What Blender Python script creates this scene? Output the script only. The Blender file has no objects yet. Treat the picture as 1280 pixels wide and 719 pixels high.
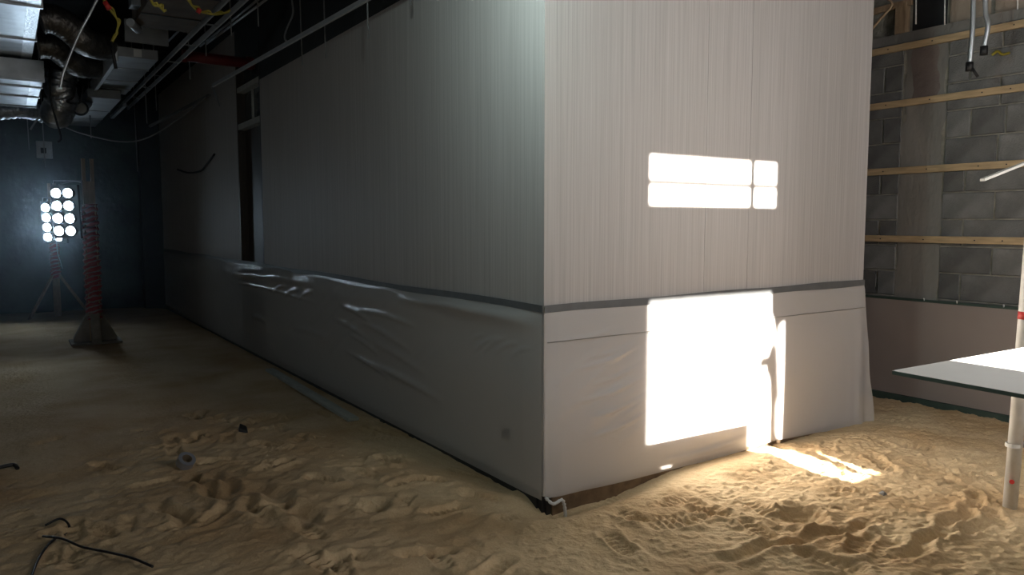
import bpy, bmesh, math, random
import numpy as np
from mathutils import Vector, Matrix

random.seed(7)
rng = np.random.default_rng(11)
scene = bpy.context.scene
COL = scene.collection

# ---------------------------------------------------------------- camera
cam_data = bpy.data.cameras.new('camera')
cam_data.sensor_width = 36.0
cam_data.lens = 950.0 / 1280.0 * 36.0
cam_data.clip_start = 0.02
cam = bpy.data.objects.new('camera', cam_data)
cam.location = (0, 0, 1.5)
cam.rotation_euler = (math.radians(90 - 4.8136), 0, -math.radians(33.666))
COL.objects.link(cam)
scene.camera = cam

# ---------------------------------------------------------------- world, lights, exposure
world = bpy.data.worlds.new('world')
scene.world = world
world.use_nodes = True
bg = world.node_tree.nodes['Background']
bg.inputs['Color'].default_value = (0.62, 0.78, 1.0, 1)
bg.inputs['Strength'].default_value = 0.5

SUN_AX, SUN_TAN = 0.04, 0.447           # horizontal drift and drop of the sun rays per metre of +Y
sun_d = bpy.data.lights.new('sun', 'SUN')
sun_d.energy = 56.0
sun_d.angle = math.radians(0.53)
sun_d.color = (1.0, 0.93, 0.82)
sun = bpy.data.objects.new('sun', sun_d)
sun.rotation_euler = Vector((SUN_AX, 1.0, -SUN_TAN)).to_track_quat('-Z', 'Y').to_euler()
sun.location = (3, -6, 6)
COL.objects.link(sun)

def area(name, loc, direction, sx, sy, energy, color, spread=180):
    d = bpy.data.lights.new(name, 'AREA')
    d.shape = 'RECTANGLE'; d.size = sx; d.size_y = sy
    d.energy = energy; d.color = color; d.spread = math.radians(spread)
    o = bpy.data.objects.new(name, d)
    o.location = loc
    o.rotation_euler = Vector(direction).to_track_quat('-Z', 'Y').to_euler()
    COL.objects.link(o)
    return o

# daylight entering through the tall front window, behind the camera
area('window_daylight', (3.75, -0.74, 2.3), (0, 1, -0.12), 1.25, 1.8, 66, (1.0, 0.94, 0.90))
# added fill light for the long wall, set at a made-up side window
area('side_fill_light', (-1.75, -0.74, 1.6), (0.35, 1, 0), 1.6, 1.4, 27, (0.93, 1.0, 0.97))
# a site floodlight hung out of frame beside the long grey wall, under an added hood
area('floodlight_glow', (1.355, 2.8, 2.95), (1.0, 0.0, 0.0), 0.30, 0.03, 18, (0.80, 1.0, 0.97))

scene.view_settings.view_transform = 'Standard'
scene.view_settings.look = 'None'
scene.view_settings.gamma = 1.0
scene.view_settings.exposure = 0.0
scene.view_settings.use_curve_mapping = False
scene.cycles.use_denoising = True
scene.cycles.max_bounces = 8
scene.cycles.volume_bounces = 0

# ---------------------------------------------------------------- materials
def mat(name, color, rough=0.6, metal=0.0, var=0.0, vscale=8.0, stretch=(1, 1, 1), bump=0.0, bscale=60.0,
        emission=None, spec=0.5, dark=None, coat=0.0):
    m = bpy.data.materials.new(name)
    m.use_nodes = True
    nt = m.node_tree
    b = nt.nodes['Principled BSDF']
    b.inputs['Roughness'].default_value = rough
    b.inputs['Metallic'].default_value = metal
    b.inputs['Specular IOR Level'].default_value = spec
    b.inputs['Coat Weight'].default_value = coat
    c = tuple(color) + (1,)
    tc = nt.nodes.new('ShaderNodeTexCoord')
    mp = nt.nodes.new('ShaderNodeMapping')
    mp.inputs['Scale'].default_value = stretch
    nt.links.new(tc.outputs['Object'], mp.inputs['Vector'])
    n = nt.nodes.new('ShaderNodeTexNoise')
    n.inputs['Scale'].default_value = vscale
    n.inputs['Detail'].default_value = 4
    nt.links.new(mp.outputs['Vector'], n.inputs['Vector'])
    r = nt.nodes.new('ShaderNodeValToRGB')
    d = dark if dark else tuple(x * (1 - var) for x in color)
    u = tuple(min(1, x * (1 + var * 0.7)) for x in color)
    r.color_ramp.elements[0].position = 0.3
    r.color_ramp.elements[0].color = tuple(d) + (1,)
    r.color_ramp.elements[1].position = 0.7
    r.color_ramp.elements[1].color = tuple(u) + (1,)
    nt.links.new(n.outputs['Fac'], r.inputs['Fac'])
    nt.links.new(r.outputs['Color'], b.inputs['Base Color'])
    if bump > 0:
        n2 = nt.nodes.new('ShaderNodeTexNoise')
        n2.inputs['Scale'].default_value = bscale
        n2.inputs['Detail'].default_value = 5
        nt.links.new(mp.outputs['Vector'], n2.inputs['Vector'])
        bp = nt.nodes.new('ShaderNodeBump')
        bp.inputs['Strength'].default_value = bump
        bp.inputs['Distance'].default_value = 0.02
        nt.links.new(n2.outputs['Fac'], bp.inputs['Height'])
        nt.links.new(bp.outputs['Normal'], b.inputs['Normal'])
    if emission:
        b.inputs['Emission Color'].default_value = tuple(emission[0]) + (1,)
        b.inputs['Emission Strength'].default_value = emission[1]
    return m

def wallcover_material():
    m = bpy.data.materials.new('striated_wallcovering')
    m.use_nodes = True
    nt = m.node_tree; b = nt.nodes['Principled BSDF']
    b.inputs['Roughness'].default_value = 0.6
    b.inputs['Specular IOR Level'].default_value = 0.2
    tc = nt.nodes.new('ShaderNodeTexCoord')
    facs = []
    for sc, zs in ((310, 2.2), (95, 0.6)):
        mp = nt.nodes.new('ShaderNodeMapping')
        mp.inputs['Scale'].default_value = (sc, sc, zs)
        nt.links.new(tc.outputs['Object'], mp.inputs['Vector'])
        n = nt.nodes.new('ShaderNodeTexNoise')
        n.inputs['Scale'].default_value = 1.0
        n.inputs['Detail'].default_value = 3
        nt.links.new(mp.outputs['Vector'], n.inputs['Vector'])
        facs.append(n.outputs['Fac'])
    mx = nt.nodes.new('ShaderNodeMath'); mx.operation = 'ADD'
    nt.links.new(facs[0], mx.inputs[0]); nt.links.new(facs[1], mx.inputs[1])
    h = nt.nodes.new('ShaderNodeMath'); h.operation = 'MULTIPLY'; h.inputs[1].default_value = 0.5
    nt.links.new(mx.outputs[0], h.inputs[0])
    r = nt.nodes.new('ShaderNodeValToRGB')
    r.color_ramp.elements[0].position = 0.34
    r.color_ramp.elements[0].color = (0.41, 0.385, 0.372, 1)
    r.color_ramp.elements[1].position = 0.66
    r.color_ramp.elements[1].color = (0.55, 0.52, 0.505, 1)
    nt.links.new(h.outputs[0], r.inputs['Fac'])
    nt.links.new(r.outputs['Color'], b.inputs['Base Color'])
    bp = nt.nodes.new('ShaderNodeBump')
    bp.inputs['Strength'].default_value = 0.05; bp.inputs['Distance'].default_value = 0.002
    nt.links.new(facs[0], bp.inputs['Height'])
    nt.links.new(bp.outputs['Normal'], b.inputs['Normal'])
    return m

def film_material():
    m = bpy.data.materials.new('milky_plastic_film')
    m.use_nodes = True
    nt = m.node_tree; b = nt.nodes['Principled BSDF']; out = nt.nodes['Material Output']
    b.inputs['Base Color'].default_value = (0.78, 0.755, 0.74, 1)
    b.inputs['Roughness'].default_value = 0.19
    b.inputs['Specular IOR Level'].default_value = 0.6
    tr = nt.nodes.new('ShaderNodeBsdfTransparent')
    tr.inputs['Color'].default_value = (0.95, 0.96, 0.97, 1)
    mix = nt.nodes.new('ShaderNodeMixShader')
    mix.inputs[0].default_value = 0.48
    nt.links.new(tr.outputs[0], mix.inputs[1]); nt.links.new(b.outputs[0], mix.inputs[2])
    nt.links.new(mix.outputs[0], out.inputs['Surface'])
    tc = nt.nodes.new('ShaderNodeTexCoord')
    n = nt.nodes.new('ShaderNodeTexNoise')
    n.inputs['Scale'].default_value = 9; n.inputs['Detail'].default_value = 3
    nt.links.new(tc.outputs['Object'], n.inputs['Vector'])
    bp = nt.nodes.new('ShaderNodeBump')
    bp.inputs['Strength'].default_value = 0.10; bp.inputs['Distance'].default_value = 0.02
    nt.links.new(n.outputs['Fac'], bp.inputs['Height'])
    nt.links.new(bp.outputs['Normal'], b.inputs['Normal'])
    return m

def sand_material():
    m = bpy.data.materials.new('loose_sand')
    m.use_nodes = True
    nt = m.node_tree; b = nt.nodes['Principled BSDF']
    b.inputs['Roughness'].default_value = 0.92
    b.inputs['Specular IOR Level'].default_value = 0.15
    tc = nt.nodes.new('ShaderNodeTexCoord')
    n = nt.nodes.new('ShaderNodeTexNoise'); n.inputs['Scale'].default_value = 1.7; n.inputs['Detail'].default_value = 6
    nt.links.new(tc.outputs['Object'], n.inputs['Vector'])
    r = nt.nodes.new('ShaderNodeValToRGB')
    r.color_ramp.elements[0].position = 0.32; r.color_ramp.elements[0].color = (0.50, 0.335, 0.18, 1)
    r.color_ramp.elements[1].position = 0.62; r.color_ramp.elements[1].color = (0.64, 0.485, 0.30, 1)
    nt.links.new(n.outputs['Fac'], r.inputs['Fac'])
    g = nt.nodes.new('ShaderNodeTexNoise'); g.inputs['Scale'].default_value = 120; g.inputs['Detail'].default_value = 3
    nt.links.new(tc.outputs['Object'], g.inputs['Vector'])
    mx = nt.nodes.new('ShaderNodeMixRGB'); mx.blend_type = 'OVERLAY'; mx.inputs[0].default_value = 0.25
    nt.links.new(r.outputs['Color'], mx.inputs[1]); nt.links.new(g.outputs['Fac'], mx.inputs[2])
    nt.links.new(mx.outputs[0], b.inputs['Base Color'])
    g2 = nt.nodes.new('ShaderNodeTexNoise'); g2.inputs['Scale'].default_value = 28; g2.inputs['Detail'].default_value = 8
    nt.links.new(tc.outputs['Object'], g2.inputs['Vector'])
    bp = nt.nodes.new('ShaderNodeBump'); bp.inputs['Strength'].default_value = 0.55; bp.inputs['Distance'].default_value = 0.02
    nt.links.new(g2.outputs['Fac'], bp.inputs['Height'])
    nt.links.new(bp.outputs['Normal'], b.inputs['Normal'])
    return m

def block_material():
    m = mat('concrete_block', (0.19, 0.19, 0.185), 0.9, var=0.30, vscale=5, bump=0.5, bscale=90, spec=0.2)
    nt = m.node_tree; b = nt.nodes['Principled BSDF']
    src = b.inputs['Base Color'].links[0].from_socket
    oi = nt.nodes.new('ShaderNodeObjectInfo')
    mr = nt.nodes.new('ShaderNodeMapRange')
    mr.inputs['To Min'].default_value = 0.72; mr.inputs['To Max'].default_value = 1.18
    nt.links.new(oi.outputs['Random'], mr.inputs['Value'])
    mul = nt.nodes.new('ShaderNodeVectorMath'); mul.operation = 'SCALE'
    nt.links.new(src, mul.inputs[0]); nt.links.new(mr.outputs[0], mul.inputs['Scale'])
    nt.links.new(mul.outputs[0], b.inputs['Base Color'])
    return m

def tape_wrap_material():
    # red and white barrier tape, printed in slanting bands
    m = mat('red_white_barrier_tape', (0.5, 0.03, 0.03), 0.4)
    nt = m.node_tree; b = nt.nodes['Principled BSDF']
    tc = nt.nodes.new('ShaderNodeTexCoord')
    mp = nt.nodes.new('ShaderNodeMapping'); mp.inputs['Rotation'].default_value = (0.25, 0.3, 0)
    nt.links.new(tc.outputs['Object'], mp.inputs['Vector'])
    w = nt.nodes.new('ShaderNodeTexWave'); w.bands_direction = 'Z'
    w.inputs['Scale'].default_value = 5.5; w.inputs['Distortion'].default_value = 3.0; w.inputs['Detail Scale'].default_value = 2.0
    nt.links.new(mp.outputs['Vector'], w.inputs['Vector'])
    r = nt.nodes.new('ShaderNodeValToRGB'); r.color_ramp.interpolation = 'CONSTANT'
    r.color_ramp.elements[0].color = (0.30, 0.018, 0.022, 1)
    r.color_ramp.elements[1].position = 0.80; r.color_ramp.elements[1].color = (0.30, 0.25, 0.24, 1)
    nt.links.new(w.outputs['Fac'], r.inputs['Fac'])
    nt.links.new(r.outputs['Color'], b.inputs['Base Color'])
    return m

M = {}
M['cover'] = wallcover_material()
M['film'] = film_material()
M['sand'] = sand_material()
M['block'] = block_material()
M['tapewrap'] = tape_wrap_material()
M['mortar'] = mat('mortar', (0.29, 0.28, 0.24), 0.95, var=0.35, vscale=9, bump=0.5, bscale=40, spec=0.2)
M['render_coat'] = mat('smeared_render', (0.235, 0.225, 0.208), 0.95, var=0.25, vscale=2.5, stretch=(1, 1, 0.45), bump=0.4, bscale=25, spec=0.2)
M['stain'] = mat('reddish_render', (0.19, 0.155, 0.14), 0.95, var=0.3, vscale=3, bump=0.4, bscale=25, spec=0.2)
M['beige'] = mat('beige_plaster', (0.42, 0.35, 0.28), 0.95, var=0.2, vscale=3, bump=0.4, bscale=20, spec=0.2)
M['batten'] = mat('pale_pine', (0.52, 0.38, 0.22), 0.7, var=0.22, vscale=6, stretch=(8, 1, 8), bump=0.15)
M['timber'] = mat('rough_timber', (0.34, 0.24, 0.15), 0.8, var=0.3, vscale=6, stretch=(6, 6, 1), bump=0.2)
M['dark'] = mat('dark_plaster_and_shade', (0.030, 0.034, 0.036), 0.9, var=0.3, vscale=2, bump=0.3, bscale=12)  # dark plaster; on the long wall's head it stands for shadow
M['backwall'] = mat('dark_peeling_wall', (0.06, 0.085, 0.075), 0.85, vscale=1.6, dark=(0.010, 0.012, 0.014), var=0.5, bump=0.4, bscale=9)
M['trim'] = mat('black_base_channel', (0.018, 0.019, 0.021), 0.6, var=0.2)
M['tape'] = mat('grey_tape', (0.125, 0.13, 0.135), 0.5, var=0.12, vscale=12)
M['gyp'] = mat('pinkish_gypsum_face', (0.32, 0.27, 0.25), 0.8, var=0.08, vscale=2)
M['gypedge'] = mat('dark_green_edge', (0.045, 0.075, 0.062), 0.7, var=0.2)
M['white'] = mat('white_board_face', (0.72, 0.71, 0.69), 0.65, var=0.03, vscale=4)
M['boardedge'] = mat('board_green_edge', (0.10, 0.14, 0.12), 0.8, var=0.2)
M['pole'] = mat('white_painted_steel', (0.62, 0.61, 0.58), 0.45, var=0.12, vscale=15)
M['redpaint'] = mat('red_paint', (0.55, 0.035, 0.03), 0.5, var=0.1)
M['redpipe'] = mat('red_pipe_paint', (0.17, 0.012, 0.014), 0.5, var=0.15)
M['steel'] = mat('galvanised_steel', (0.52, 0.55, 0.58), 0.38, 0.85, var=0.2, vscale=6, bump=0.08, bscale=14)
M['rail'] = mat('bright_zinc', (0.62, 0.65, 0.68), 0.4, 0.25, var=0.1)
M['steel_dull'] = mat('dull_sheet_steel', (0.30, 0.31, 0.32), 0.55, 0.5, var=0.2, vscale=5)
M['foiltape'] = mat('foil_tape', (0.80, 0.83, 0.86), 0.30, 0.8, var=0.15, vscale=30, bump=0.5, bscale=40)
M['foil'] = mat('crumpled_foil', (0.55, 0.57, 0.60), 0.28, 0.95, var=0.3, vscale=14, bump=0.9, bscale=18)
M['flex'] = mat('dark_flexible_duct_skin', (0.16, 0.15, 0.14), 0.33, 0.75, var=0.4, vscale=9, bump=0.6, bscale=25)
M['brown'] = mat('brown_insulation', (0.10, 0.072, 0.045), 0.85, var=0.3, vscale=5)
M['wire_grey'] = mat('grey_wire', (0.36, 0.37, 0.38), 0.45, 0.4, var=0.1)
M['wire_black'] = mat('black_cable', (0.012, 0.012, 0.013), 0.5, var=0.2)
M['yellow'] = mat('yellow_cable', (0.34, 0.28, 0.03), 0.5, var=0.1)
M['plastic_white'] = mat('white_plastic', (0.7, 0.7, 0.7), 0.4, var=0.03)
M['plastic_grey'] = mat('grey_plastic', (0.17, 0.165, 0.16), 0.5, var=0.05)
M['plank'] = mat('greyed_plank', (0.40, 0.41, 0.36), 0.8, var=0.15, vscale=5, stretch=(6, 1, 6))
M['shaded_sand'] = mat('shaded_sand_base', (0.16, 0.105, 0.06), 0.9, var=0.4, vscale=12)  # brown of sand in shade, put into the base colour
M['ply'] = mat('dusty_plywood', (0.30, 0.26, 0.21), 0.85, var=0.3, vscale=6)
M['door'] = mat('dark_door_leaf', (0.055, 0.040, 0.030), 0.5, var=0.25, stretch=(6, 6, 1))
M['frame_white'] = mat('pale_timber_frame', (0.46, 0.46, 0.43), 0.6, var=0.1)
M['glass'] = mat('dusty_transom_glass', (0.10, 0.11, 0.115), 0.2, var=0.1)
M['housing'] = mat('lamp_housing', (0.05, 0.05, 0.055), 0.5, var=0.1)
M['led'] = mat('led_lens', (0.9, 0.95, 1.0), 0.4, emission=((0.66, 0.84, 1.0), 75.0))
M['silver'] = mat('silver_tape_roll', (0.36, 0.38, 0.44), 0.3, 0.6, var=0.15)
M['card'] = mat('cardboard_core', (0.20, 0.15, 0.10), 0.8, var=0.1)
M['sun_mask'] = mat('brown_sun_mask', (0.25, 0.20, 0.14), 0.9, var=0.1)  # for the added sun mask in the front window

# ---------------------------------------------------------------- mesh helpers
class MB:
    def __init__(self):
        self.v = []; self.f = []; self.smooth = []
    def quadbox(self, pts):                       # eight corners, bottom loop then top loop
        b = len(self.v); self.v += [tuple(p) for p in pts]
        for q in ((0, 3, 2, 1), (4, 5, 6, 7), (0, 1, 5, 4), (1, 2, 6, 5), (2, 3, 7, 6), (3, 0, 4, 7)):
            self.f.append([b + i for i in q]); self.smooth.append(False)
        return self
    def box(self, x0, x1, y0, y1, z0, z1):
        return self.quadbox([(x0, y0, z0), (x1, y0, z0), (x1, y1, z0), (x0, y1, z0),
                             (x0, y0, z1), (x1, y0, z1), (x1, y1, z1), (x0, y1, z1)])
    def bar(self, a, b, w, h):                    # rectangular bar from a to b, w across, h up
        a, b = Vector(a), Vector(b); d = (b - a).normalized()
        up = Vector((0, 0, 1)) if abs(d.z) < 0.95 else Vector((0, 1, 0))
        s = d.cross(up).normalized(); u = s.cross(d).normalized()
        pts = []
        for uu in (-h / 2, h / 2):
            for e, ss in ((a, -w / 2), (a, w / 2), (b, w / 2), (b, -w / 2)):
                pts.append(e + s * ss + u * uu)
        return self.quadbox(pts)
    def tube(self, pts, r, n=8, cap=True):
        pts = [Vector(p) for p in pts]
        rs = r if isinstance(r, (list, tuple)) else [r] * len(pts)
        base = len(self.v); prev = None
        for i, p in enumerate(pts):
            t = (pts[min(i + 1, len(pts) - 1)] - pts[max(i - 1, 0)])
            t = t.normalized() if t.length > 1e-9 else Vector((0, 0, 1))
            if prev is None:
                ref = Vector((0, 0, 1)) if abs(t.z) < 0.9 else Vector((1, 0, 0))
                s = t.cross(ref).normalized()
            else:
                s = prev - t * prev.dot(t)
                s = s.normalized() if s.length > 1e-6 else t.orthogonal().normalized()
            prev = s; u = t.cross(s)
            for k in range(n):
                a = 2 * math.pi * k / n
                self.v.append(tuple(p + (s * math.cos(a) + u * math.sin(a)) * rs[i]))
        for i in range(len(pts) - 1):
            for k in range(n):
                a = base + i * n + k; b = base + i * n + (k + 1) % n
                self.f.append([a, b, b + n, a + n]); self.smooth.append(True)
        if cap:
            self.f.append([base + k for k in range(n)][::-1]); self.smooth.append(False)
            e = base + (len(pts) - 1) * n
            self.f.append([e + k for k in range(n)]); self.smooth.append(False)
        return self
    def ring(self, c, axis, r0, r1, h, n=20):     # hollow cylinder
        c = Vector(c); a = Vector(axis).normalized(); s = a.orthogonal().normalized(); u = a.cross(s)
        base = len(self.v)
        for (rr, hh) in ((r0, -h / 2), (r1, -h / 2), (r1, h / 2), (r0, h / 2)):
            for k in range(n):
                t = 2 * math.pi * k / n
                self.v.append(tuple(c + a * hh + (s * math.cos(t) + u * math.sin(t)) * rr))
        for j in range(4):
            for k in range(n):
                p = base + j * n + k; q = base + j * n + (k + 1) % n
                p2 = base + ((j + 1) % 4) * n + k; q2 = base + ((j + 1) % 4) * n + (k + 1) % n
                self.f.append([p, q, q2, p2]); self.smooth.append(False)
        return self
    def prism(self, poly, y0, y1):                # outline in x,z pushed from y0 to y1
        b = len(self.v); n = len(poly)
        self.v += [(x, y0, z) for x, z in poly] + [(x, y1, z) for x, z in poly]
        self.f.append([b + i for i in range(n)]); self.smooth.append(False)
        self.f.append([b + n + i for i in range(n)][::-1]); self.smooth.append(False)
        for i in range(n):
            j = (i + 1) % n
            self.f.append([b + i, b + n + i, b + n + j, b + j]); self.smooth.append(False)
        return self
    def build(self, name, material, parent=None, bevel=0.0, loc=None):
        me = bpy.data.meshes.new(name)
        vs = self.v
        if loc is not None:
            vs = [(x - loc[0], y - loc[1], z - loc[2]) for x, y, z in vs]
        me.from_pydata(vs, [], self.f)
        me.polygons.foreach_set('use_smooth', self.smooth)
        bm = bmesh.new(); bm.from_mesh(me)
        bmesh.ops.recalc_face_normals(bm, faces=bm.faces)
        bm.to_mesh(me); bm.free()
        me.materials.append(material)
        o = bpy.data.objects.new(name, me)
        COL.objects.link(o)
        if loc is not None: o.location = loc
        if parent is not None:
            o.parent = parent
            if loc is None: o.matrix_parent_inverse = parent.matrix_world.inverted() if parent.location.length == 0 else Matrix.Translation(-parent.location)
            else: o.location = Vector(loc) - parent.location
        if bevel > 0:
            bv = o.modifiers.new('edge', 'BEVEL'); bv.width = bevel; bv.segments = 2; bv.limit_method = 'ANGLE'
        return o

def tag(o, label=None, cat=None, group=None, kind=None):
    if label: o['label'] = label
    if cat: o['category'] = cat
    if group: o['group'] = group
    if kind: o['kind'] = kind
    return o

def thing(name, loc, label, cat, group=None):
    o = bpy.data.objects.new(name, None)
    o.empty_display_size = 0.1
    o.location = loc
    COL.objects.link(o)
    return tag(o, label, cat, group)

def group_node(name, loc, kind):
    o = bpy.data.objects.new(name, None); o.location = loc; o['kind'] = kind
    COL.objects.link(o)
    return o

def smooth_path(pts, n=8):                        # Catmull-Rom through the given points
    P = [Vector(p) for p in pts]; P = [P[0] * 2 - P[1]] + P + [P[-1] * 2 - P[-2]]
    out = []
    for i in range(1, len(P) - 2):
        for k in range(n):
            t = k / n
            a, b, c, d = P[i - 1], P[i], P[i + 1], P[i + 2]
            out.append(0.5 * ((2 * b) + (c - a) * t + (2 * a - 5 * b + 4 * c - d) * t * t + (3 * b - a - 3 * c + d) * t ** 3))
    out.append(P[-2])
    return out

# numpy value noise
def vnoise(x, y, seed):
    r = np.random.default_rng(seed).random((257, 257)); r[256] = r[0]; r[:, 256] = r[:, 0]
    xi = np.floor(x).astype(int); yi = np.floor(y).astype(int)
    fx = x - xi; fy = y - yi
    fx = fx * fx * (3 - 2 * fx); fy = fy * fy * (3 - 2 * fy)
    xi %= 256; yi %= 256
    return (r[xi, yi] * (1 - fx) * (1 - fy) + r[xi + 1, yi] * fx * (1 - fy)
            + r[xi, yi + 1] * (1 - fx) * fy + r[xi + 1, yi + 1] * fx * fy) - 0.5

def fbm(x, y, seed, octs=4, gain=0.5):
    s = 0; a = 1.0
    for k in range(octs):
        s = s + a * vnoise(x * 2 ** k, y * 2 ** k, seed + k); a *= gain
    return s

def sstep(e0, e1, t):
    t = np.clip((t - e0) / (e1 - e0), 0, 1)
    return t * t * (3 - 2 * t)

def grid_object(name, V, nu, nv, material, parent=None):
    me = bpy.data.meshes.new(name)
    i = np.arange(nu * nv).reshape(nu, nv)
    F = np.stack([i[:-1, :-1], i[1:, :-1], i[1:, 1:], i[:-1, 1:]], -1).reshape(-1, 4)
    me.vertices.add(nu * nv); me.vertices.foreach_set('co', V.astype(np.float32).ravel())
    me.loops.add(F.size); me.loops.foreach_set('vertex_index', F.ravel().astype(np.int32))
    me.polygons.add(len(F)); me.polygons.foreach_set('loop_start', np.arange(0, F.size, 4, dtype=np.int32))
    me.update(calc_edges=True)
    me.polygons.foreach_set('use_smooth', np.ones(len(F), bool))
    me.materials.append(material)
    o = bpy.data.objects.new(name, me); COL.objects.link(o)
    if parent is not None: o.parent = parent
    return o

# ================================================================ THE SETTING
WX, WY, RX, BY, FY, LX, CH = 2.353, 3.229, 6.35, 15.0, -0.8, -4.0, 4.3

# ---- sand floor: a relief of dunes, footprints, tyre ruts and a trench at the wall foot
def sand_height(X, Y):
    near = 1 - sstep(4.6, 7.5, Y - 0.25 * X)
    z = 0.035 * fbm(X * 0.9, Y * 0.9, 3, 3)
    z += near * 0.015 * fbm(X * 3.1 + 0.7 * Y, Y * 3.4, 21, 3)
    right = sstep(2.0, 3.4, X) * near
    # scuffed ridges on the right, dragged across the view
    u = X * 0.80 - Y * 0.60; w = X * 0.60 + Y * 0.80
    z += right * 0.005 * (1 - 2.2 * np.abs(fbm(u * 2.6 + 30, w * 8.0 + 50, 51, 3)))
    z += right * 0.005 * (1 - 2.2 * np.abs(fbm(u * 7 + 60, w * 17.0 + 20, 58, 2)))
    z += right * 0.012 * fbm(u * 9 + 11, w * 22 + 5, 64, 2)
    left = near * (1 - right)
    z += right * 0.0075 * (1 - 2.4 * np.abs(fbm(u * 17 + 4, w * 34 + 9, 120, 2)))
    z += near * (0.35 + 0.65 * right) * 0.0045 * fbm(X * 42, Y * 46, 130, 2)
    z += near * 0.030 * np.maximum(fbm(X * 19 + 7, Y * 21, 140, 2) - 0.30, 0)
    z += left * 0.011 * (1 - 2.0 * np.abs(fbm(X * 5.0 + 9, Y * 6.0 + 3, 77, 3)))
    z += 0.006 * fbm(X * 15, Y * 15, 91, 2) * (0.35 + near)
    r2 = np.random.default_rng(5)
    # footprints
    for k in range(190):
        cx = r2.uniform(0.1, 5.6); cy = r2.uniform(1.4, 6.4)
        if cx > 2.3 and cy > 3.2: continue
        a = r2.uniform(0, math.pi); ln = r2.uniform(0.12, 0.16); wd = ln * 0.40; dp = r2.uniform(0.008, 0.020)
        sl = (np.abs(X - cx) < 0.34) & (np.abs(Y - cy) < 0.34)
        if not sl.any(): continue
        xx = X[sl] - cx; yy = Y[sl] - cy
        p = (xx * math.cos(a) + yy * math.sin(a)) / ln; q = (-xx * math.sin(a) + yy * math.cos(a)) / wd
        d = np.sqrt(p * p + (q * (1 + 0.25 * np.cos(p * 3))) ** 2)
        pit = -dp * (1 - sstep(0.72, 1.0, d)) + dp * 0.6 * np.exp(-((d - 1.18) / 0.22) ** 2)
        tread = 0.0055 * np.clip(2.5 * np.sin(p * 24 + 3 * np.abs(q)), -1, 1) * (1 - sstep(0.7, 0.95, d))
        z[sl] += pit + tread
    # dragged ruts at lower left of the view
    for (x0, y0, x1, y1, wd, dp) in ((0.86, 4.75, 0.93, 4.05, 0.035, 0.024), (0.98, 4.70, 1.02, 3.75, 0.035, 0.02),
                                     (1.12, 4.30, 1.22, 3.60, 0.05, 0.022), (0.62, 4.35, 0.70, 3.95, 0.035, 0.025),
                                     (2.6, 2.2, 3.5, 2.05, 0.03, 0.02), (3.3, 1.75, 4.2, 1.9, 0.03, 0.02)):
        L = math.hypot(x1 - x0, y1 - y0); dx, dy = (x1 - x0) / L, (y1 - y0) / L
        t = (X - x0) * dx + (Y - y0) * dy; s = -(X - x0) * dy + (Y - y0) * dx
        win = sstep(-0.08, 0.05, t) * (1 - sstep(L - 0.05, L + 0.08, t))
        s = s + 0.02 * np.sin(t * 19)
        z += win * (-dp * np.exp(-(s / wd) ** 2) + dp * 0.7 * np.exp(-((np.abs(s) - 1.9 * wd) / (0.8 * wd)) ** 2))
    # heaped sand in the middle left, and the mound at the wall foot on the right
    z += 0.03 * np.exp(-(((X - 1.35) / 0.45) ** 2 + ((Y - 4.3) / 0.55) ** 2))
    z += 0.055 * np.exp(-(((X - 3.75) / 0.42) ** 2 + ((Y - 3.05) / 0.20) ** 2))
    z += 0.03 * np.exp(-(((X - 4.9) / 0.7) ** 2 + ((Y - 2.9) / 0.3) ** 2))
    # small pit on the right
    z = np.where(True, z, z)
    for (cx, cy, r, dp) in ((3.30, 2.30, 0.085, 0.06), (3.18, 2.33, 0.05, 0.035), (2.60, 2.75, 0.05, 0.03), (1.55, 3.62, 0.07, 0.04)):
        d = np.sqrt((X - cx) ** 2 + (Y - cy) ** 2) / r
        z += -dp * np.exp(-d ** 2) + dp * 0.35 * np.exp(-((d - 1.6) / 0.5) ** 2)
    # calm and flatten towards the walls; dug away at the near corner
    dwall = np.minimum(np.where(Y > WY - 0.2, np.abs(WX - X), 9), np.where((X > WX - 0.2) & (X < 5.5), np.abs(WY - Y), 9))
    calm = sstep(0.0, 0.35, dwall)
    z = z * (0.35 + 0.65 * calm)
    z -= 0.022 * np.exp(-(dwall / 0.10) ** 2) * np.where(Y > WY + 0.25, 1.0, 0.0)
    z -= 0.085 * np.exp(-(((X - 2.72) / 0.42) ** 2 + ((Y - 3.19) / 0.13) ** 2))
    z -= 0.05 * np.exp(-(((X - 2.36) / 0.16) ** 2 + ((Y - 3.2) / 0.14) ** 2))
    return z

xs = np.concatenate([np.linspace(LX, -0.4, 110)[:-1], np.linspace(-0.4, 1.7, 150)[:-1], np.linspace(1.7, 4.9, 470)[:-1], np.linspace(4.9, RX + 0.05, 60)])
ys = np.concatenate([np.linspace(FY, 1.2, 16)[:-1], np.linspace(1.2, 3.5, 340)[:-1], np.linspace(3.5, 5.6, 170)[:-1], np.linspace(5.6, 9.0, 110)[:-1], np.linspace(9.0, BY, 90)])
GX, GY = np.meshgrid(xs, ys, indexing='ij')
GZ = sand_height(GX, GY)
floor = grid_object('floor', np.stack([GX, GY, GZ], -1), len(xs), len(ys), M['sand'])
tag(floor, 'uneven sand floor trodden with footprints', kind='structure')

def ground(x, y):
    return float(sand_height(np.array([[x]]), np.array([[y]]))[0, 0])

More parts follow.
